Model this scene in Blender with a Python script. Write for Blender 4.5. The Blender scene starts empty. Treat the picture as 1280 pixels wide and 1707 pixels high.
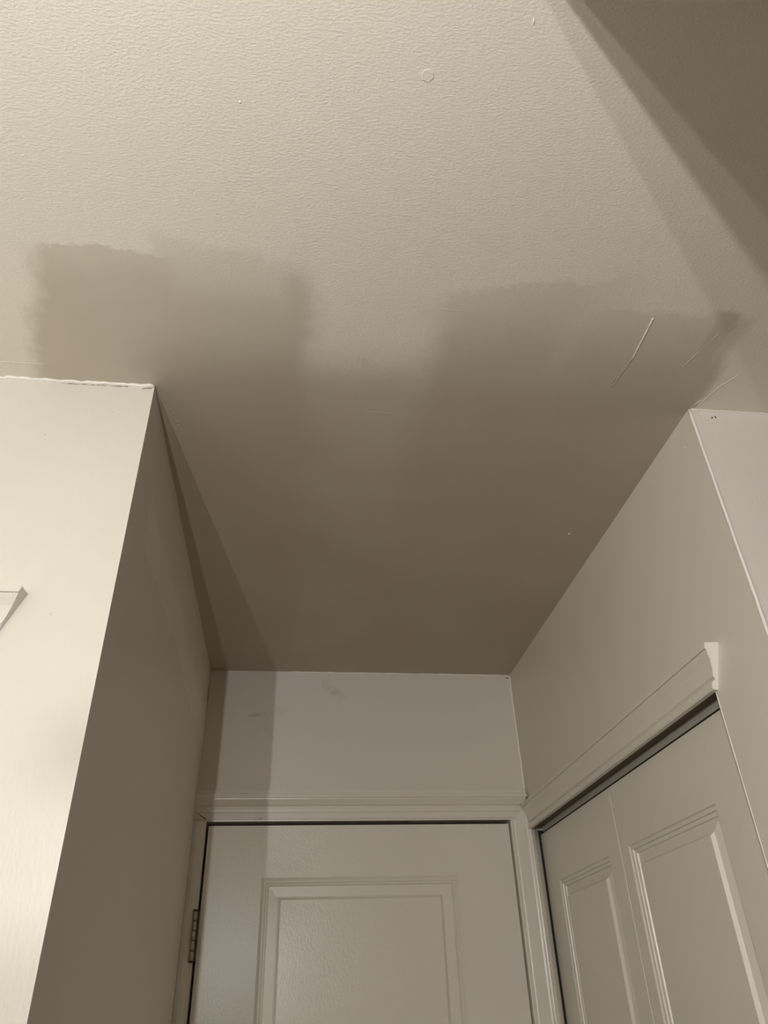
import bpy, bmesh, math, random
from mathutils import Vector, Matrix

# ------------------------------------------------------------------ camera, world, exposure
S = 0.94            # metres per survey unit (camera is the survey origin)
EYE = 1.594         # camera height above the floor in metres
sc = bpy.context.scene
col = sc.collection
def V(x, y, z): return Vector((x*S, y*S, z*S + EYE))

cam_d = bpy.data.cameras.new('camera'); cam = bpy.data.objects.new('camera', cam_d); col.objects.link(cam)
cam_d.sensor_fit = 'VERTICAL'; cam_d.sensor_height = 36.0; cam_d.sensor_width = 27.0
cam_d.lens = 1222.81/1707*36.0; cam_d.clip_start = 0.01
r = Vector((0.99268353, -0.11690096, -0.03022529)); u = Vector((-0.04128507, -0.56384688, 0.8248468)); f = Vector((0.11346781, 0.81756398, 0.56454777))
m3 = Matrix((r, u, -f)).transposed()
cam.matrix_world = Matrix.Translation(V(0, 0, 0)) @ m3.to_4x4()
sc.camera = cam

w = bpy.data.worlds.new('world'); sc.world = w; w.use_nodes = True
w.node_tree.nodes['Background'].inputs[0].default_value = (0.004, 0.0038, 0.0035, 1)
w.node_tree.nodes['Background'].inputs[1].default_value = 1.0
sc.view_settings.view_transform = 'Standard'; sc.view_settings.look = 'None'
sc.view_settings.exposure = 0.0; sc.view_settings.gamma = 1.0; sc.view_settings.use_curve_mapping = False
sc.cycles.use_denoising = True
sc.cycles.max_bounces = 16; sc.cycles.diffuse_bounces = 12; sc.cycles.glossy_bounces = 6
sc.cycles.sample_clamp_indirect = 6.0

# lamp bulbs: survey position, radiant strength (the lamp itself is built further down)
BULBS = [((-0.5692, -0.9853, 0.28), 0.80), ((-0.5262, -0.7191, 0.28), 0.45), ((-0.3231, -0.6406, 0.28), 0.95)]
BULB_R = 0.007
LAMP_GAIN = 16800.0
LAMP_COL = (0.995, 0.985, 0.965)

H = 0.9             # ceiling in survey units
random.seed(4)

# ------------------------------------------------------------------ materials
def new_mat(name):
    m = bpy.data.materials.new(name); m.use_nodes = True
    nt = m.node_tree; b = nt.nodes['Principled BSDF']
    return m, nt, b
def nd(nt, t, **kw):
    n = nt.nodes.new(t)
    for k, v in kw.items(): setattr(n, k, v)
    return n
def math_n(nt, op, a, b=None, c=None, clamp=False):
    n = nt.nodes.new('ShaderNodeMath'); n.operation = op; n.use_clamp = clamp
    for i, v in enumerate((a, b, c)):
        if v is None: continue
        if isinstance(v, (int, float)): n.inputs[i].default_value = v
        else: nt.links.new(v, n.inputs[i])
    return n.outputs[0]
def sstep(nt, val, lo, hi):
    n = nt.nodes.new('ShaderNodeMapRange'); n.interpolation_type = 'SMOOTHSTEP'
    nt.links.new(val, n.inputs[0]) if not isinstance(val, (int, float)) else None
    n.inputs[1].default_value = lo; n.inputs[2].default_value = hi
    n.inputs[3].default_value = 0; n.inputs[4].default_value = 1
    return n.outputs[0]
def mixc(nt, fac, a, b):
    n = nt.nodes.new('ShaderNodeMix'); n.data_type = 'RGBA'
    if isinstance(fac, (int, float)): n.inputs[0].default_value = fac
    else: nt.links.new(fac, n.inputs[0])
    for i, v in ((6, a), (7, b)):
        if isinstance(v, tuple): n.inputs[i].default_value = (*v, 1)
        else: nt.links.new(v, n.inputs[i])
    return n.outputs[2]
def noise(nt, vec, scale, detail=3, rough=0.5):
    n = nt.nodes.new('ShaderNodeTexNoise'); n.inputs['Scale'].default_value = scale
    n.inputs['Detail'].default_value = detail; n.inputs['Roughness'].default_value = rough
    if vec is not None: nt.links.new(vec, n.inputs['Vector'])
    return n.outputs[0]
def pos(nt):
    g = nt.nodes.new('ShaderNodeNewGeometry'); return g.outputs['Position']
def mapped(nt, vec, scale):
    n = nt.nodes.new('ShaderNodeMapping'); n.inputs['Scale'].default_value = scale
    nt.links.new(vec, n.inputs['Vector']); return n.outputs[0]
def bump(nt, bsdf, h, strength, dist):
    n = nt.nodes.new('ShaderNodeBump'); n.inputs['Distance'].default_value = dist
    if isinstance(strength, (int, float)): n.inputs['Strength'].default_value = strength
    else: nt.links.new(strength, n.inputs['Strength'])
    nt.links.new(h, n.inputs['Height']); nt.links.new(n.outputs[0], bsdf.inputs['Normal'])

WALL = (0.68, 0.645, 0.575)
def paint(name, colr, rough, stretch, bscale, bstr, mott=0.03):
    m, nt, b = new_mat(name); p = pos(nt)
    k = noise(nt, p, 5, 3)
    b.inputs['Roughness'].default_value = rough
    lo = tuple(c*(1-mott) for c in colr); hi = tuple(min(1, c*(1+mott)) for c in colr)
    nt.links.new(mixc(nt, k, lo, hi), b.inputs['Base Color'])
    bump(nt, b, noise(nt, mapped(nt, p, stretch), bscale, 3), bstr, 0.0012)
    b.inputs['Specular IOR Level'].default_value = 0.45
    return m
M = {}
M['wall'] = paint('satin_wall_paint', WALL, 0.42, (1, 1, 0.28), 240, 0.30)
M['wall_pale'] = paint('pale_pink_wall_paint', (0.80, 0.75, 0.69), 0.42, (1, 1, 0.28), 240, 0.25)
M['trim'] = paint('gloss_trim_paint', (0.69, 0.655, 0.58), 0.30, (1, 1, 0.3), 200, 0.12)
M['door'] = paint('gloss_door_paint', (0.69, 0.655, 0.575), 0.30, (1, 1, 0.6), 230, 0.26)
M['caulk'] = paint('white_caulk', (0.86, 0.83, 0.76), 0.4, (1, 1, 1), 120, 0.2)
M['chip'] = paint('bare_filler', (0.86, 0.82, 0.74), 0.6, (1, 1, 1), 300, 0.3)
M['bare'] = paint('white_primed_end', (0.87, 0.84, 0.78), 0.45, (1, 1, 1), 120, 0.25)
M['dark_brown'] = paint('brown_stand_in', (0.15, 0.10, 0.06), 0.5, (1, 8, 1), 30, 0.2, 0.2)  # dark brown for the painted soffit shade and the added shadow blocker
M['crack'] = paint('brown_crack', (0.30, 0.25, 0.19), 0.8, (1, 1, 1), 300, 0.3)
M['tan'] = paint('tan_wall_paint', (0.40, 0.31, 0.21), 0.5, (1, 1, 1), 200, 0.1)
M['speck'] = paint('dark_grime', (0.09, 0.07, 0.05), 0.8, (1, 1, 1), 300, 0.3)
M['track'] = paint('grey_track_steel', (0.42, 0.39, 0.34), 0.4, (1, 1, 1), 100, 0.05)
M['dark'] = paint('gap_shade_black', (0.02, 0.018, 0.015), 0.9, (1, 1, 1), 100, 0.05)  # near black, stands in for the shade inside door gaps

# ceiling: stippled old paint, smoother and duller repainted patches
def ceiling_mat():
    m, nt, b = new_mat('ceiling_paint'); p = pos(nt)
    sx = nt.nodes.new('ShaderNodeSeparateXYZ'); nt.links.new(p, sx.inputs[0])
    n1 = math_n(nt, 'SUBTRACT', noise(nt, p, 9, 4, 0.6), 0.5)
    n2 = math_n(nt, 'SUBTRACT', noise(nt, p, 60, 4, 0.7), 0.5)
    n3 = math_n(nt, 'SUBTRACT', noise(nt, mapped(nt, p, (1, 1.4, 1)), 14, 4, 0.65), 0.5)
    wob = math_n(nt, 'ADD', math_n(nt, 'MULTIPLY', n1, 0.05), math_n(nt, 'MULTIPLY', n2, 0.02))
    wob2 = math_n(nt, 'ADD', math_n(nt, 'MULTIPLY', n3, 0.05), math_n(nt, 'MULTIPLY', n2, 0.02))
    X = math_n(nt, 'ADD', math_n(nt, 'DIVIDE', sx.outputs[0], S), wob)
    Y = math_n(nt, 'ADD', math_n(nt, 'DIVIDE', sx.outputs[1], S), wob2)
    def box(x0, x1, y0, sl, sr, st, slope=0.0, lean=0.0, crisp=0.5, ramp=0.12):
        # slope: patch edge drifts with x ; lean: left edge drifts with y ; crisp: share of the sharp edge, the rest feathers in
        yy = math_n(nt, 'SUBTRACT', Y, math_n(nt, 'MULTIPLY', X, slope)) if slope else Y
        xx = math_n(nt, 'SUBTRACT', X, math_n(nt, 'MULTIPLY', Y, lean)) if lean else X
        a = sstep(nt, xx, x0 - sl, x0 + sl)
        c = math_n(nt, 'SUBTRACT', 1.0, sstep(nt, X, x1 - sr, x1 + sr))
        t = math_n(nt, 'MULTIPLY_ADD', sstep(nt, yy, y0 - st, y0 + st), crisp, math_n(nt, 'MULTIPLY', sstep(nt, yy, y0, y0 + ramp), 1 - crisp))
        return math_n(nt, 'MULTIPLY', math_n(nt, 'MULTIPLY', a, c), t)
    def union(ms):
        k = ms[0]
        for q in ms[1:]: k = math_n(nt, 'MAXIMUM', k, q)
        return k
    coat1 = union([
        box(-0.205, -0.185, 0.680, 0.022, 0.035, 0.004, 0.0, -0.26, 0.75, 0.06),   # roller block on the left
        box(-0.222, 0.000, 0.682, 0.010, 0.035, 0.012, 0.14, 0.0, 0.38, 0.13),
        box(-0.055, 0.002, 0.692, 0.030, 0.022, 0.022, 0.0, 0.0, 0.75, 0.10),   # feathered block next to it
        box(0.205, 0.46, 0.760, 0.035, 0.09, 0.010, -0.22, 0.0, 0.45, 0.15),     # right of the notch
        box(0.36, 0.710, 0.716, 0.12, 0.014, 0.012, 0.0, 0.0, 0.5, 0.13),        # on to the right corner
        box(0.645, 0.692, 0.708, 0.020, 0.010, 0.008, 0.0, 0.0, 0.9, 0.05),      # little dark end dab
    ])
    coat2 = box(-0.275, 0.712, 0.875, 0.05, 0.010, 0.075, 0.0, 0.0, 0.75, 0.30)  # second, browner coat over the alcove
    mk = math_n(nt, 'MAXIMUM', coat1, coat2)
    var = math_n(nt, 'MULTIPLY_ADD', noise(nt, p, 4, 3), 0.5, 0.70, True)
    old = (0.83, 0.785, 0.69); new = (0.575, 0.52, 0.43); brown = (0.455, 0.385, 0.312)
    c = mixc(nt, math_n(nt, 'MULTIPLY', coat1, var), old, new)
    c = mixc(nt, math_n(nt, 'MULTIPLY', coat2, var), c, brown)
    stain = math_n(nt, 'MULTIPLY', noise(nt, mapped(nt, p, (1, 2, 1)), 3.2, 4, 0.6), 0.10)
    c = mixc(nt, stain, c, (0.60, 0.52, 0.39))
    nt.links.new(c, b.inputs['Base Color'])
    rr = nt.nodes.new('ShaderNodeMapRange'); nt.links.new(mk, rr.inputs[0]); rr.inputs[3].default_value = 0.62; rr.inputs[4].default_value = 0.42
    nt.links.new(rr.outputs[0], b.inputs['Roughness'])
    b.inputs['Specular IOR Level'].default_value = 0.3
    st = nt.nodes.new('ShaderNodeMapRange'); nt.links.new(mk, st.inputs[0]); st.inputs[3].default_value = 0.42; st.inputs[4].default_value = 0.05
    v = noise(nt, mapped(nt, p, (0.75, 1.3, 1)), 300, 2, 0.6)
    bump(nt, b, v, st.outputs[0], 0.0018)
    return m
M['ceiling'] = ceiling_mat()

def back_wall_mat():
    # same satin paint with two rubbed scuffs
    m, nt, b = new_mat('scuffed_wall_paint'); p = pos(nt)
    k = noise(nt, p, 5, 3)
    c = mixc(nt, k, tuple(q*0.97 for q in WALL), WALL)
    nz = noise(nt, p, 55, 4, 0.7)
    for (x, z, rx, rz, ang, amt) in ((-0.105, 0.762, 0.022, 0.007, 0.25, 0.5), (-0.03, 0.775, 0.02, 0.018, 0, 0.12),
                                     (0.135, 0.833, 0.03, 0.012, -0.7, 0.28), (0.10, 0.86, 0.012, 0.02, 0, 0.15), (-0.075, 0.725, 0.004, 0.018, 0, 0.2)):
        q = V(x, 2.21, z)
        mp = nt.nodes.new('ShaderNodeMapping'); mp.vector_type = 'TEXTURE'
        mp.inputs['Location'].default_value = q; mp.inputs['Rotation'].default_value = (0, -ang, 0)
        mp.inputs['Scale'].default_value = (rx*S*1.6, 1.0, rz*S*1.6)
        nt.links.new(p, mp.inputs['Vector'])
        ln = nt.nodes.new('ShaderNodeVectorMath'); ln.operation = 'LENGTH'; nt.links.new(mp.outputs[0], ln.inputs[0])
        g = math_n(nt, 'SUBTRACT', 1.0, sstep(nt, ln.outputs['Value'], 0.2, 1.0))
        g = math_n(nt, 'MULTIPLY', math_n(nt, 'MULTIPLY', g, sstep(nt, nz, 0.35, 0.62)), amt)
        c = mixc(nt, g, c, (0.16, 0.13, 0.10))
    nt.links.new(c, b.inputs['Base Color']); b.inputs['Roughness'].default_value = 0.36
    b.inputs['Specular IOR Level'].default_value = 0.45
    bump(nt, b, noise(nt, mapped(nt, p, (1, 1, 0.35)), 260, 3), 0.14, 0.0012)
    return m
M['wall_back'] = back_wall_mat()

def alcove_left_mat():
    # satin paint with a paler brushed cut-in band below the ceiling
    m, nt, b = new_mat('cut_in_wall_paint'); p = pos(nt)
    sx = nt.nodes.new('ShaderNodeSeparateXYZ'); nt.links.new(p, sx.inputs[0])
    n1 = math_n(nt, 'SUBTRACT', noise(nt, mapped(nt, p, (1, 1, 0.5)), 7, 3), 0.5)
    Z = math_n(nt, 'ADD', math_n(nt, 'DIVIDE', math_n(nt, 'SUBTRACT', sx.outputs[2], EYE), S), math_n(nt, 'MULTIPLY', n1, 0.10))
    band = math_n(nt, 'MULTIPLY', sstep(nt, Z, 0.664, 0.676), math_n(nt, 'SUBTRACT', 1.0, sstep(nt, Z, 0.735, 0.79)))
    c = mixc(nt, band, WALL, (0.75, 0.715, 0.64))
    nt.links.new(c, b.inputs['Base Color']); b.inputs['Roughness'].default_value = 0.42
    b.inputs['Specular IOR Level'].default_value = 0.45
    bump(nt, b, noise(nt, mapped(nt, p, (1, 1, 0.28)), 240, 3), 0.30, 0.0012)
    return m
M['wall_alcove'] = alcove_left_mat()

def wood_floor():
    m, nt, b = new_mat('brown_floor_boards'); p = pos(nt)
    br = nt.nodes.new('ShaderNodeTexBrick'); nt.links.new(p, br.inputs['Vector'])
    br.inputs['Color1'].default_value = (0.075, 0.055, 0.04, 1); br.inputs['Color2'].default_value = (0.06, 0.043, 0.03, 1)
    br.inputs['Mortar'].default_value = (0.08, 0.05, 0.03, 1); br.inputs['Scale'].default_value = 1.0
    br.inputs['Mortar Size'].default_value = 0.003; br.inputs['Brick Width'].default_value = 1.1; br.inputs['Row Height'].default_value = 0.12
    nt.links.new(br.outputs[0], b.inputs['Base Color']); b.inputs['Roughness'].default_value = 0.4
    return m
M['floor'] = wood_floor()
def metal(name, colr, rough):
    m, nt, b = new_mat(name); p = pos(nt)
    nt.links.new(mixc(nt, noise(nt, p, 150, 3), tuple(q*0.7 for q in colr), colr), b.inputs['Base Color'])
    b.inputs['Metallic'].default_value = 0.9; b.inputs['Roughness'].default_value = rough
    return m
M['brass'] = metal('worn_brass', (0.50, 0.43, 0.32), 0.30)
M['dark_brass'] = metal('tarnished_brass', (0.10, 0.08, 0.05), 0.5)
M['lamp_metal'] = metal('black_lamp_metal', (0.05, 0.05, 0.05), 0.4)

# ------------------------------------------------------------------ mesh helpers (survey units in, metres out)
def finish(name, bm, mat, parent=None, smooth=False):
    bmesh.ops.recalc_face_normals(bm, faces=bm.faces[:])
    me = bpy.data.meshes.new(name); bm.to_mesh(me); bm.free()
    if smooth:
        for p_ in me.polygons: p_.use_smooth = True
    o = bpy.data.objects.new(name, me); col.objects.link(o)
    me.materials.append(M[mat] if isinstance(mat, str) else mat)
    if parent is not None: o.parent = parent
    return o
def tag(o, label, cat, kind=None, group=None):
    o['label'] = label; o['category'] = cat
    if kind: o['kind'] = kind
    if group: o['group'] = group
    return o
def root(name, label, cat, kind=None):
    o = bpy.data.objects.new(name, None); col.objects.link(o); o.empty_display_size = 0.05
    return tag(o, label, cat, kind)
def box(bm, x0, x1, y0, y1, z0, z1):
    vs = [bm.verts.new(V(x, y, z)) for x in (x0, x1) for y in (y0, y1) for z in (z0, z1)]
    for q in ((0,1,3,2), (4,6,7,5), (0,4,5,1), (2,3,7,6), (0,2,6,4), (1,5,7,3)):
        bm.faces.new([vs[i] for i in q])
def bbox(*b):
    bm = bmesh.new(); box(bm, *b); return bm
def loft(bm, rings, close=True, caps=True):
    rv = [[bm.verts.new(p) for p in ring] for ring in rings]
    n = len(rv[0])
    for a, b in zip(rv, rv[1:]):
        for i in range(n if close else n-1):
            j = (i+1) % n
            bm.faces.new((a[i], a[j], b[j], b[i]))
    if caps: bm.faces.new(rv[0]); bm.faces.new(rv[-1])
def tube(bm, pts, rad, seg=10, rfn=None):
    # pts in metres
    rings = []
    for i, p in enumerate(pts):
        a = pts[max(0, i-1)]; b = pts[min(len(pts)-1, i+1)]; d = (b-a).normalized()
        s = d.orthogonal().normalized() if i == 0 else (ps - d*ps.dot(d)).normalized()
        ps = s; t = d.cross(s); rr = rad if rfn is None else rfn(i)
        rings.append([p + (s*math.cos(2*math.pi*k/seg) + t*math.sin(2*math.pi*k/seg))*rr for k in range(seg)])
    loft(bm, rings)
def bead(name, a, b, rad, parent, mat='caulk', wob=0.25, n=60):
    a, b = V(*a), V(*b); bm = bmesh.new()
    pts = [a.lerp(b, i/n) + Vector([random.uniform(-1, 1)*rad*wob for _ in range(3)]) for i in range(n+1)]
    rs = [rad*(1 + random.uniform(-wob, wob)) for _ in pts]
    tube(bm, pts, rad, 7, lambda i: rs[i])
    return finish(name, bm, mat, parent, True)

# ------------------------------------------------------------------ the setting
FLOOR = -EYE/S
XL, XR, YR = -1.45, 3.0, -3.4            # hall: left end, right end, rear wall
AL, AR, AB = -0.256, 0.700, 2.210         # alcove: left wall, right wall, back wall
FL, FR = 0.9516, 0.930                    # hall front walls left and right of the alcove
T = 0.12
floor = finish('floor', bbox(XL-T, XR+T, YR-T, AB+T, FLOOR-0.1, FLOOR), 'floor')
tag(floor, 'brown wooden board floor of the hall below the picture', 'floor', 'structure')
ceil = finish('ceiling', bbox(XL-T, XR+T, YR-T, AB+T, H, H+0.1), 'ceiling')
tag(ceil, 'stippled off-white ceiling with darker smooth repainted patches above the door alcove', 'ceiling', 'structure')

# left front wall with a closet opening out of frame
OX0, OX1, OTOP = -1.36, -0.415, 0.4265
bm = bmesh.new()
box(bm, XL, OX0, FL, FL+T, FLOOR, H); box(bm, OX1, AL, FL, FL+T, FLOOR, H); box(bm, OX0, OX1, FL, FL+T, OTOP, H)
wfl = finish('wall_front_left', bm, 'wall')
tag(wfl, 'bright cream wall facing the camera left of the alcove', 'wall', 'structure')
wal = finish('wall_alcove_left', bbox(AL-T, AL, FL+T, AB, FLOOR, H), 'wall_alcove')
tag(wal, 'shaded left side wall of the alcove running back to the door hinges', 'wall', 'structure')
# back wall with door opening
DX0, DX1, DTOP = -0.2225, 0.6425, 0.4560
bm = bmesh.new()
box(bm, AL-T, DX0, AB, AB+T, FLOOR, H); box(bm, DX1, AR+0.9, AB, AB+T, FLOOR, H); box(bm, DX0, DX1, AB, AB+T, DTOP, H)
wb = finish('wall_alcove_back', bm, 'wall_back')
tag(wb, 'scuffed beige wall above the white door at the back of the alcove', 'wall', 'structure')
# right alcove wall with closet opening running into the back corner
CY0, CTOP = 1.104, 0.4380
bm = bmesh.new()
box(bm, AR, AR+T, FR+0.001, CY0, FLOOR, H); box(bm, AR, AR+T, CY0, AB, CTOP, H)
war = finish('wall_alcove_right', bm, 'wall')
tag(war, 'grey-white right side wall of the alcove above the folding closet doors', 'wall', 'structure')
wfr = finish('wall_front_right', bbox(AR+0.003, XR, FR, FR+T, FLOOR, H), 'wall_pale')
tag(wfr, 'pinkish cream wall facing the camera right of the alcove corner', 'wall', 'structure')
wr = finish('wall_rear', bbox(XL, XR, YR-T, YR, FLOOR, H), 'tan')
tag(wr, 'tan wall of the hall behind the camera', 'wall', 'structure')
wl = finish('wall_left', bbox(XL-T, XL, YR, FL+T, FLOOR, H), 'wall')
tag(wl, 'cream end wall of the hall far to the left', 'wall', 'structure')
wri = finish('wall_right', bbox(XR, XR+T, YR, FR+T, FLOOR, H), 'tan')
tag(wri, 'tan end wall of the hall far to the right', 'wall', 'structure')
# unseen sloped block added over the right of the hall: its edge throws the fanned shadows on the ceiling
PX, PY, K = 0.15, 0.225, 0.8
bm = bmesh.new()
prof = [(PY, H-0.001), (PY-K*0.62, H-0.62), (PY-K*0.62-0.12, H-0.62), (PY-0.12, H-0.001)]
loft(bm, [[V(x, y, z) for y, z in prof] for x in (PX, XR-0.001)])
blocker = finish('ceiling_shadow_blocker', bm, 'dark_brown')
tag(blocker, 'brown steep sloping shadow blocker, unseen and added, hanging from the ceiling right of the camera', 'stair underside', 'structure')

# ------------------------------------------------------------------ ceiling and wall marks
def lathe(bm, c, prof, axis='z-', seg=28):
    rings = []
    for rad, h in prof:
        rings.append([c + Vector((math.cos(2*math.pi*k/seg)*rad, math.sin(2*math.pi*k/seg)*rad, -h)) for k in range(seg)])
    loft(bm, rings)
bm = bmesh.new(); lathe(bm, V(0.1266, 0.4059, H), [(0.0078, -0.001), (0.0072, 0.0000), (0.0062, 0.0002), (0.0052, 0.0003), (0.0040, 0.0001), (0.0022, 0.0001), (0.0006, 0.0004)])
finish('nail_pop', bm, 'ceiling', ceil, True)
def blob(name, c, rx, ry, h, parent, mat, ang=0, nrm=(0, 0, -1)):
    bm = bmesh.new(); n = Vector(nrm); a = n.orthogonal().normalized(); b_ = n.cross(a)
    a, b_ = a*math.cos(ang) + b_*math.sin(ang), b_*math.cos(ang) - a*math.sin(ang)
    rings = []
    for s, hh in ((1, -0.001), (0.9, h*0.5), (0.5, h)):
        rings.append([c + a*math.cos(t)*rx*s*(1+0.25*math.sin(3*t+ang)) + b_*math.sin(t)*ry*s + n*hh for t in [2*math.pi*k/10 for k in range(10)]])
    loft(bm, rings)
    return finish(name, bm, mat, parent, True)
blob('paint_fleck', V(-0.0911, 0.4584, H), 0.0018, 0.0015, 0.0008, ceil, 'bare')
blob('paint_fleck', V(0.234, 0.3373, H), 0.0034, 0.0011, 0.0007, ceil, 'bare', 2.5)
# raised tape seam, rough ridges and hairline cracks
def ridge(a, b, rad, mat='ceiling', n=24, wob=0.35, name='seam_ridge'):
    o = bead(name, (*a, H-0.0002), (*b, H-0.0002), rad, ceil, mat, wob, n); return o
ridge((0.5445, 0.7300), (0.5460, 0.8150), 0.0011, 'chip')
ridge((0.5460, 0.8150), (0.5360, 0.8850), 0.0006, 'ceiling')
ridge((0.5445, 0.8150), (0.5310, 0.8780), 0.0004, 'ceiling')
ridge((-0.75, 0.9170), (-0.415, 0.9160), 0.0006, 'ceiling')
ridge((0.205, 0.742), (0.262, 0.746), 0.0003, 'ceiling')
ridge((0.7130, 0.9200), (0.728, 0.870), 0.0006, 'ceiling')
ridge((0.728, 0.870), (0.748, 0.838), 0.0004, 'ceiling')
ridge((0.7030, 0.925), (0.7130, 0.905), 0.0008, 'ceiling')
ridge((0.673, 0.730), (0.640, 0.830), 0.00035, 'ceiling', wob=1.2)
ridge((0.105, 0.9850), (0.190, 0.9900), 0.0003, 'ceiling', wob=0.8)
for i in range(14):
    x = 0.48 + random.uniform(-0.04, 0.06); y = 1.0 + random.uniform(-0.05, 0.12)
    blob('filler_nib', V(x, y, H), random.uniform(.0008, .002), 0.0006, 0.0006, ceil, 'ceiling', random.uniform(0, 3))
for i in range(10):
    blob('filler_nib', V(-0.243 + i*0.0028 + random.uniform(-.002, .002), 0.985 + i*0.011, H), 0.0016, 0.0007, 0.0008, ceil, 'ceiling', random.uniform(0, 3))
blob('paint_fleck', V(0.617, 1.36, H), 0.0026, 0.0012, 0.0016, ceil, 'chip', 1.2)
# caulk and corner beads
bead('caulk_bead', (XL, FL-0.0005, H-0.003), (AL, FL-0.0005, H-0.002), 0.0028, wfl, 'caulk', 0.35, 160)
bead('crack', (-0.42, FL-0.0012, H-0.008), (-0.30, FL-0.0008, H-0.0065), 0.00035, wfl, 'crack', 1.2, 30)
bead('crack', (-0.275, FL-0.0012, H-0.009), (-0.260, FL-0.0010, H-0.007), 0.0006, wfl, 'crack', 0.6, 8)
bead('corner_bead', (AR+0.002, FR+0.001, -0.4), (AR+0.002, FR+0.001, H-0.001), 0.0030, wfr, 'caulk', 0.10, 80)
bead('caulk_bead', (AR+0.004, FR, H-0.001), (1.3, FR, H-0.001), 0.0022, wfr, 'caulk', 0.15, 80)
bead('caulk_bead', (AL+0.24, AB, H-0.001), (AR, AB, H-0.001), 0.0018, wb, 'caulk', 0.3, 70)
bead('caulk_bead', (AR, AB, 0.54), (AR, AB, H-0.003), 0.0030, wb, 'caulk', 0.2, 50)
bead('crack', (AR-0.016, AB-0.002, H-0.012), (AR-0.004, AB-0.002, H-0.010), 0.0010, wb, 'speck', 0.5, 8)
bead('crack', (AL, AB-0.001, 0.80), (AL, AB-0.001, 0.845), 0.0012, wb, 'speck', 0.4, 10)
bead('crack', (AL+0.010, AB-0.016, 0.474), (DX0, AB-0.017, 0.458), 0.0009, wb, 'speck', 0.3, 8)
for (x, z, a) in ((0.741, 0.882, 0.3), (0.748, 0.884, 0.8)):
    blob('paint_chip', V(x, FR, z), 0.0032, 0.0013, 0.0006, wfr, 'speck', a, (0, -1, 0))
for (x, z) in ((0.722, 0.890), (0.735, 0.893), (0.757, 0.894), (0.725, 0.880)):
    blob('paint_chip', V(x, FR, z), 0.0022, 0.0008, 0.0010, wfr, 'caulk', random.uniform(0, 3), (0, -1, 0))
for (y, z) in ((0.975, 0.845), (1.06, 0.79)):
    blob('paint_chip', V(AR, y, z), 0.0022, 0.0008, 0.0010, war, 'caulk', random.uniform(0, 3), (-1, 0, 0))
for i in range(9):
    blob('paint_nib', V(random.uniform(-0.75, -0.29), FL, random.uniform(0.1, 0.85)), 0.0016, 0.0012, 0.0008, wfl, 'wall', random.uniform(0, 3), (0, -1, 0))

# ------------------------------------------------------------------ moulded head trims
HEAD = [(0.0, 0.4265), (0.0085, 0.4268), (0.0108, 0.4300), (0.0112, 0.4350), (0.0098, 0.4390), (0.0048, 0.4402), (0.0052, 0.4425),
        (0.0090, 0.4460), (0.0100, 0.4540), (0.0115, 0.4610), (0.0145, 0.4700), (0.0190, 0.4790), (0.0208, 0.4830), (0.0208, 0.4850),
        (0.0240, 0.4855), (0.0240, 0.4945), (0.0, 0.4952)]
def head_trim(name, place, s0, s1, label, cut):
    # place(s, p, z) -> survey point, s runs along the wall, p out from it; the free end s1 is cut at a slant
    bm = bmesh.new(); z0 = HEAD[0][1]
    rings = []
    n = 16
    for i in range(n+1):
        ring = []
        for p, z in HEAD:
            e = s1 + (z - z0)*cut
            ring.append(V(*place(s0 + (e - s0)*i/n, p, z)))
        rings.append(ring)
    loft(bm, rings)
    o = finish(name, bm, 'trim')
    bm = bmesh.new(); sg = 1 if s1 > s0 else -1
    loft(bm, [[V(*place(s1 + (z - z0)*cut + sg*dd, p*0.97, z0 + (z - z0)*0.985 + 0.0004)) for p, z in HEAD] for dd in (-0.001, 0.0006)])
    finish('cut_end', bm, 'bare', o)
    return tag(o, label, 'trim', 'structure')
t1 = head_trim('trim_1', lambda s, p, z: (AR-p, s, z), AB-0.018, 1.0957, 'moulded head trim with a bright cut end above the folding closet doors', -0.557)
t2 = head_trim('trim_2', lambda s, p, z: (s, FL-p, z), -1.42, -0.397, 'end of a moulded head trim on the bright left wall at the picture edge', 0.387)
blob('paint_drip', V(AR-0.0108, 1.17, 0.4335), 0.004, 0.0012, 0.0012, t1, 'caulk', 0.9, (-1, 0, 0))
for y in (1.20, 1.33, 1.42, 1.52, 1.84, 1.90):
    blob('paint_drip', V(AR-0.0105, y, 0.4305), 0.003, 0.0010, 0.0008, t1, 'caulk', 0.2, (-1, 0, 0))
bead('peeling_edge', (AR-0.0095, 1.905, 0.428), (AR-0.0095, 2.10, 0.4275), 0.0022, t1, 'trim', 0.4, 26)

# entry door casing with capped head
def sweep(bm, prof, ends):
    loft(bm, [[V(*e(a, b)) for a, b in prof] for e in ends])
cas = root('trim_3', 'white moulded casing and capped head around the back door', 'trim', 'structure')
top_prof = [(0, 0.4545), (0.008, 0.4545), (0.0085, 0.4585), (0.0115, 0.4595), (0.0125, 0.4640), (0.0125, 0.4760), (0.0145, 0.4775), (0.0150, 0.4860),
            (0.0135, 0.4880), (0.0135, 0.4920), (0.0170, 0.4950), (0.0215, 0.5020), (0.0265, 0.5090), (0.0270, 0.5125), (0.0310, 0.5130), (0.0310, 0.5210), (0.0285, 0.5225), (0.0280, 0.5320), (0, 0.5340)]
capi = 10
bm = bmesh.new()
sweep(bm, top_prof[:capi+1] + [(0, top_prof[capi][1])], [lambda a, b: (AL+0.0005, AB-a, b), lambda a, b: (0.6740, AB-a, b)])
finish('head_casing', bm, 'trim', cas)
bm = bmesh.new()
sweep(bm, [(0, top_prof[capi][1]+0.0002)] + [(a, b+0.0002) for a, b in top_prof[capi:]], [lambda a, b: (AL+0.0005, AB-a, b), lambda a, b: (0.6700+a*0.80, AB-a, b)])
finish('head_cap', bm, 'trim', cas)
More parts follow.
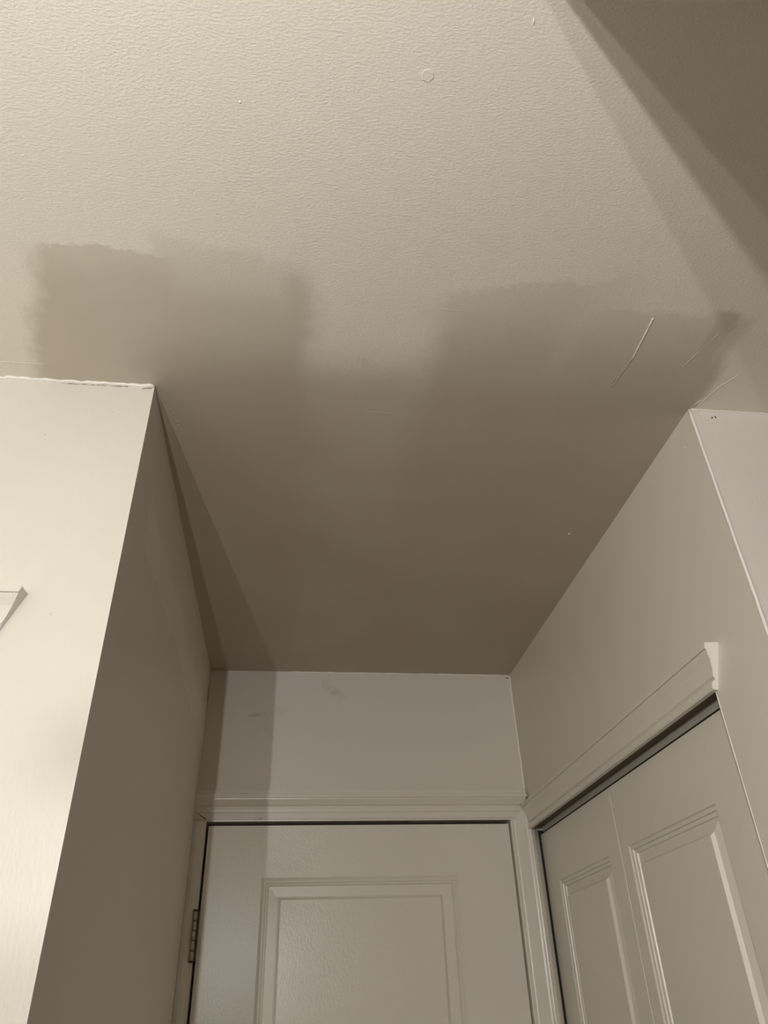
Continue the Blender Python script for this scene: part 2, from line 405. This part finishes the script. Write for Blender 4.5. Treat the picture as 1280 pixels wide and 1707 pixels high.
bm = bmesh.new()
lp = [(AL+0.0005, 0.0), (AL+0.0005, 0.013), (-0.246, 0.0145), (-0.238, 0.0130), (-0.232, 0.0100), (-0.2275, 0.0090), (-0.2225, 0.0085), (-0.2225, 0.0)]
sweep(bm, lp, [lambda a, b: (a, AB-b, FLOOR), lambda a, b: (a, AB-b, 0.4543)])
finish('side_casing', bm, 'trim', cas)
bm = bmesh.new()
rp = [(0.6425, 0.0), (0.6425, 0.0085), (0.6455, 0.0100), (0.6475, 0.0080), (0.6500, 0.0080), (0.6520, 0.0105), (0.6555, 0.0115), (0.6780, 0.0135), (0.6860, 0.0140),
      (0.6900, 0.0155), (0.6945, 0.0180), (0.6975, 0.0190), (0.6995, 0.0180), (0.6998, 0.0)]
sweep(bm, rp, [lambda a, b: (a, AB-b, FLOOR), lambda a, b: (a, AB-b, 0.4960 if a > 0.6741 else 0.4543)])
finish('side_casing', bm, 'trim', cas)
bm = bmesh.new()
rp2 = [(0.7000, 0.0), (0.7000, 0.0182), (0.7030, 0.0196), (0.7065, 0.0190), (0.7100, 0.0165), (0.7140, 0.0120), (0.7200, 0.0100), (0.7200, 0.0)]
sweep(bm, rp2, [lambda a, b: (a, AB-b, FLOOR), lambda a, b: (a, AB-b, 0.4255)])
finish('back_band', bm, 'trim', cas, True)
# paint crack at the head
bead('crack', (-0.205, AB-0.0092, 0.4592), (-0.075, AB-0.0092, 0.4600), 0.0005, cas, 'speck', 0.3, 30)
bead('crack', (-0.076, AB-0.0105, 0.4600), (-0.071, AB-0.0120, 0.4625), 0.0009, cas, 'speck', 0.3, 6)
# door stop (sides and top of the opening), near black as painted gap shade
bm = bmesh.new()
box(bm, DX0, DX1, AB+0.0455, AB+T, DTOP-0.012, DTOP-0.0002); box(bm, DX0, DX0+0.012, AB+0.0455, AB+T, FLOOR, DTOP-0.012); box(bm, DX1-0.012, DX1, AB+0.0455, AB+T, FLOOR, DTOP-0.012)
finish('door_stop', bm, 'dark', cas)

# ------------------------------------------------------------------ panelled leaves
def leaf_mesh(place, s0, s1, z0, z1, panels, prof, thick):
    # place(s, d, z): d = depth out of the face; panels: (sa, sb, za, zb) outer moulding edges
    bm = bmesh.new()
    def q(*pts): bm.faces.new([bm.verts.new(V(*place(*p))) for p in pts])
    def rect(a, b, c, d, e=0.0):
        if b - a > 1e-6 and d - c > 1e-6: q((a, e, c), (b, e, c), (b, e, d), (a, e, d))
    sa, sb = panels[0][0], panels[0][1]
    rect(s0, sa, z0, z1); rect(sb, s1, z0, z1)
    zc = z0
    for (_, _, za, zb) in sorted(panels, key=lambda k: k[2]):
        rect(sa, sb, zc, za); zc = zb
    rect(sa, sb, zc, z1)
    for (pa, pb, za, zb) in panels:
        for (o0, d0), (o1, d1) in zip(prof, prof[1:]):
            A = [(pa+o0, d0, za+o0), (pb-o0, d0, za+o0), (pb-o0, d0, zb-o0), (pa+o0, d0, zb-o0)]
            B = [(pa+o1, d1, za+o1), (pb-o1, d1, za+o1), (pb-o1, d1, zb-o1), (pa+o1, d1, zb-o1)]
            for i in range(4):
                j = (i+1) % 4; q(A[i], A[j], B[j], B[i])
        o, d = prof[-1]; rect(pa+o, pb-o, za+o, zb-o, d)
    t = -thick
    q((s0, t, z0), (s1, t, z0), (s1, t, z1), (s0, t, z1))
    q((s0, 0, z0), (s1, 0, z0), (s1, t, z0), (s0, t, z0)); q((s0, 0, z1), (s1, 0, z1), (s1, t, z1), (s0, t, z1))
    q((s0, 0, z0), (s0, 0, z1), (s0, t, z1), (s0, t, z0)); q((s1, 0, z0), (s1, 0, z1), (s1, t, z1), (s1, t, z0))
    bmesh.ops.remove_doubles(bm, verts=bm.verts[:], dist=0.00002)
    return bm

# entry door
d1 = root('door_1', 'white panelled entry door with a brass hinge at the back of the alcove', 'door', 'structure')
ENT = [(0, 0), (0.0070, -0.0038), (0.0085, -0.0030), (0.0105, -0.0030), (0.0150, -0.0062), (0.0165, -0.0052), (0.0190, -0.0046), (0.0205, -0.0085),
       (0.0460, -0.0095), (0.0500, -0.0070), (0.0540, -0.0030)]
bm = leaf_mesh(lambda s, d, z: (s, AB+0.004-d, z), -0.2160, 0.6385, FLOOR+0.01, 0.4455,
               [(-0.0624, 0.4790, -0.55, 0.3130), (-0.0624, 0.4790, -1.50, -0.72)], ENT, 0.040)
finish('door_slab', bm, 'door', d1)
# hinge: five knuckles, pin ends and leaf
hx, hy = -0.2262, AB-0.0125
zs = [0.1240, 0.1460, 0.1685, 0.1910, 0.2130, 0.2355]
for a, b in zip(zs, zs[1:]):
    bm = bmesh.new(); tube(bm, [V(hx, hy, a+0.0007), V(hx, hy, a+0.0018), V(hx, hy, b-0.0018), V(hx, hy, b-0.0007)], 0.0056, 14, lambda i: 0.0048 if i in (0, 3) else 0.0056)
    finish('hinge_knuckle', bm, 'brass', d1, True)
for z in (0.1205, 0.2355):
    bm = bmesh.new(); tube(bm, [V(hx, hy, z), V(hx, hy, z+0.0010), V(hx, hy, z+0.0034)], 0.005, 12, lambda i: (0.0042, 0.0055, 0.0048)[i])
    finish('hinge_pin', bm, 'dark_brass', d1, True)
finish('hinge_leaf', bbox(-0.2215, -0.2165, AB-0.0125, AB+0.02, 0.124, 0.2355), 'dark_brass', d1)

# folding closet doors on the right
d2 = root('door_2', 'white two-leaf folding closet door with raised panels on the right', 'door', 'structure')
CLO = [(0, 0), (0.0025, -0.0030), (0.0090, -0.0042), (0.0100, -0.0070), (0.0165, -0.0085), (0.0180, -0.0115), (0.0210, -0.0120), (0.0380, -0.0070), (0.0430, -0.0005)]
LX = 0.7275
place2 = lambda s, d, z: (LX-d, s, z)
bm = leaf_mesh(place2, 1.6730, 2.2030, FLOOR+0.015, 0.4125, [(1.7400, 2.1000, -0.50, 0.2810), (1.7400, 2.1000, -1.50, -0.62)], CLO, 0.034)
finish('door_leaf', bm, 'door', d2)
bm = leaf_mesh(place2, 1.1180, 1.6690, FLOOR+0.015, 0.4125, [(1.2450, 1.6280, -0.50, 0.2815), (1.2450, 1.6280, -1.50, -0.62)], CLO, 0.034)
finish('door_leaf', bm, 'door', d2)
bead('leaf_edge', (LX-0.0006, 1.6715, -0.35), (LX-0.0006, 1.6715, 0.4110), 0.0013, d2, 'trim', 0.05, 30)
bm = bmesh.new(); box(bm, 0.7310, 0.7340, CY0+0.003, 2.188, 0.4182, 0.4340); box(bm, 0.7340, 0.7560, CY0+0.003, 2.188, 0.4300, 0.4340)
tr = finish('track', bm, 'track', d2)
finish('gap_shade_strip', bbox(0.7204, 0.7600, AB-0.006, AB-0.0004, FLOOR+0.02, 0.4250), 'dark', d2)  # dark strip painting the shade between casing and leaf
finish('soffit_shade', bbox(0.7005, 0.7680, CY0+0.003, 2.188, 0.4342, 0.4378), 'dark_brown', d2)  # dark strip standing in for the shade under the closet head
finish('track_gap_shade', bbox(0.7640, 0.7700, CY0+0.003, 2.188, 0.30, 0.4340), 'dark', d2)  # dark sheet, painted shade for the gap above the leaves

bead('opening_edge', (AR+0.0006, CY0-0.0002, -0.4), (AR+0.0006, CY0-0.0002, 0.4262), 0.0014, war, 'caulk', 0.1, 40)
# folding closet doors on the left front wall, almost wholly out of frame
d3 = root('door_3', 'white folding closet door under the head trim left of the picture', 'door', 'structure')
place3 = lambda s, d, z: (s, FL+0.022-d, z)
for s0, s1 in ((-1.3590, -0.8890), (-0.8850, -0.4160)):
    bm = leaf_mesh(place3, s0, s1, FLOOR+0.015, 0.4165, [(s0+0.09, s1-0.09, -0.50, 0.2785), (s0+0.09, s1-0.09, -1.50, -0.62)], CLO, 0.034)
    finish('door_leaf', bm, 'door', d3)

# ------------------------------------------------------------------ floor lamp behind the camera (the room's light)
cx = sum(b[0][0] for b in BULBS)/3; cy = sum(b[0][1] for b in BULBS)/3
lamp = root('floor_lamp', 'black floor lamp with three bare bulbs standing behind the camera', 'lamp')
bm = bmesh.new(); c0 = V(cx, cy, FLOOR)
loft(bm, [[c0 + Vector((math.cos(2*math.pi*k/24)*rr, math.sin(2*math.pi*k/24)*rr, hh)) for k in range(24)] for rr, hh in ((0.14, 0.0), (0.14, 0.012), (0.12, 0.022), (0.02, 0.03))])
finish('lamp_base', bm, 'lamp_metal', lamp, True)
bm = bmesh.new(); tube(bm, [V(cx, cy, FLOOR+0.02), V(cx, cy, -0.3), V(cx, cy, 0.09)], 0.012, 12); finish('lamp_pole', bm, 'lamp_metal', lamp, True)
for (bx, by, bz), st in BULBS:
    p1 = V(bx, by, bz); hub = V(cx, cy, 0.085); low = p1 - Vector((0, 0, 0.10))
    bm = bmesh.new(); tube(bm, [hub, hub.lerp(low, 0.5) - Vector((0, 0, 0.015)), low, low + Vector((0, 0, 0.012))], 0.006, 8); finish('lamp_arm', bm, 'lamp_metal', lamp, True)
    bm = bmesh.new(); tube(bm, [p1 - Vector((0, 0, 0.095)), p1 - Vector((0, 0, 0.05)), p1 - Vector((0, 0, 0.028))], 0.016, 14, lambda i: (0.012, 0.017, 0.015)[i]); finish('lamp_socket', bm, 'lamp_metal', lamp, True)
    m, nt, b = new_mat('glowing_bulb'); b.inputs['Base Color'].default_value = (0.9, 0.9, 0.85, 1)
    b.inputs['Emission Color'].default_value = (*LAMP_COL, 1); b.inputs['Emission Strength'].default_value = st*LAMP_GAIN
    bm = bmesh.new(); bmesh.ops.create_icosphere(bm, subdivisions=3, radius=BULB_R, matrix=Matrix.Translation(p1))
    finish('bulb', bm, m, lamp, True)
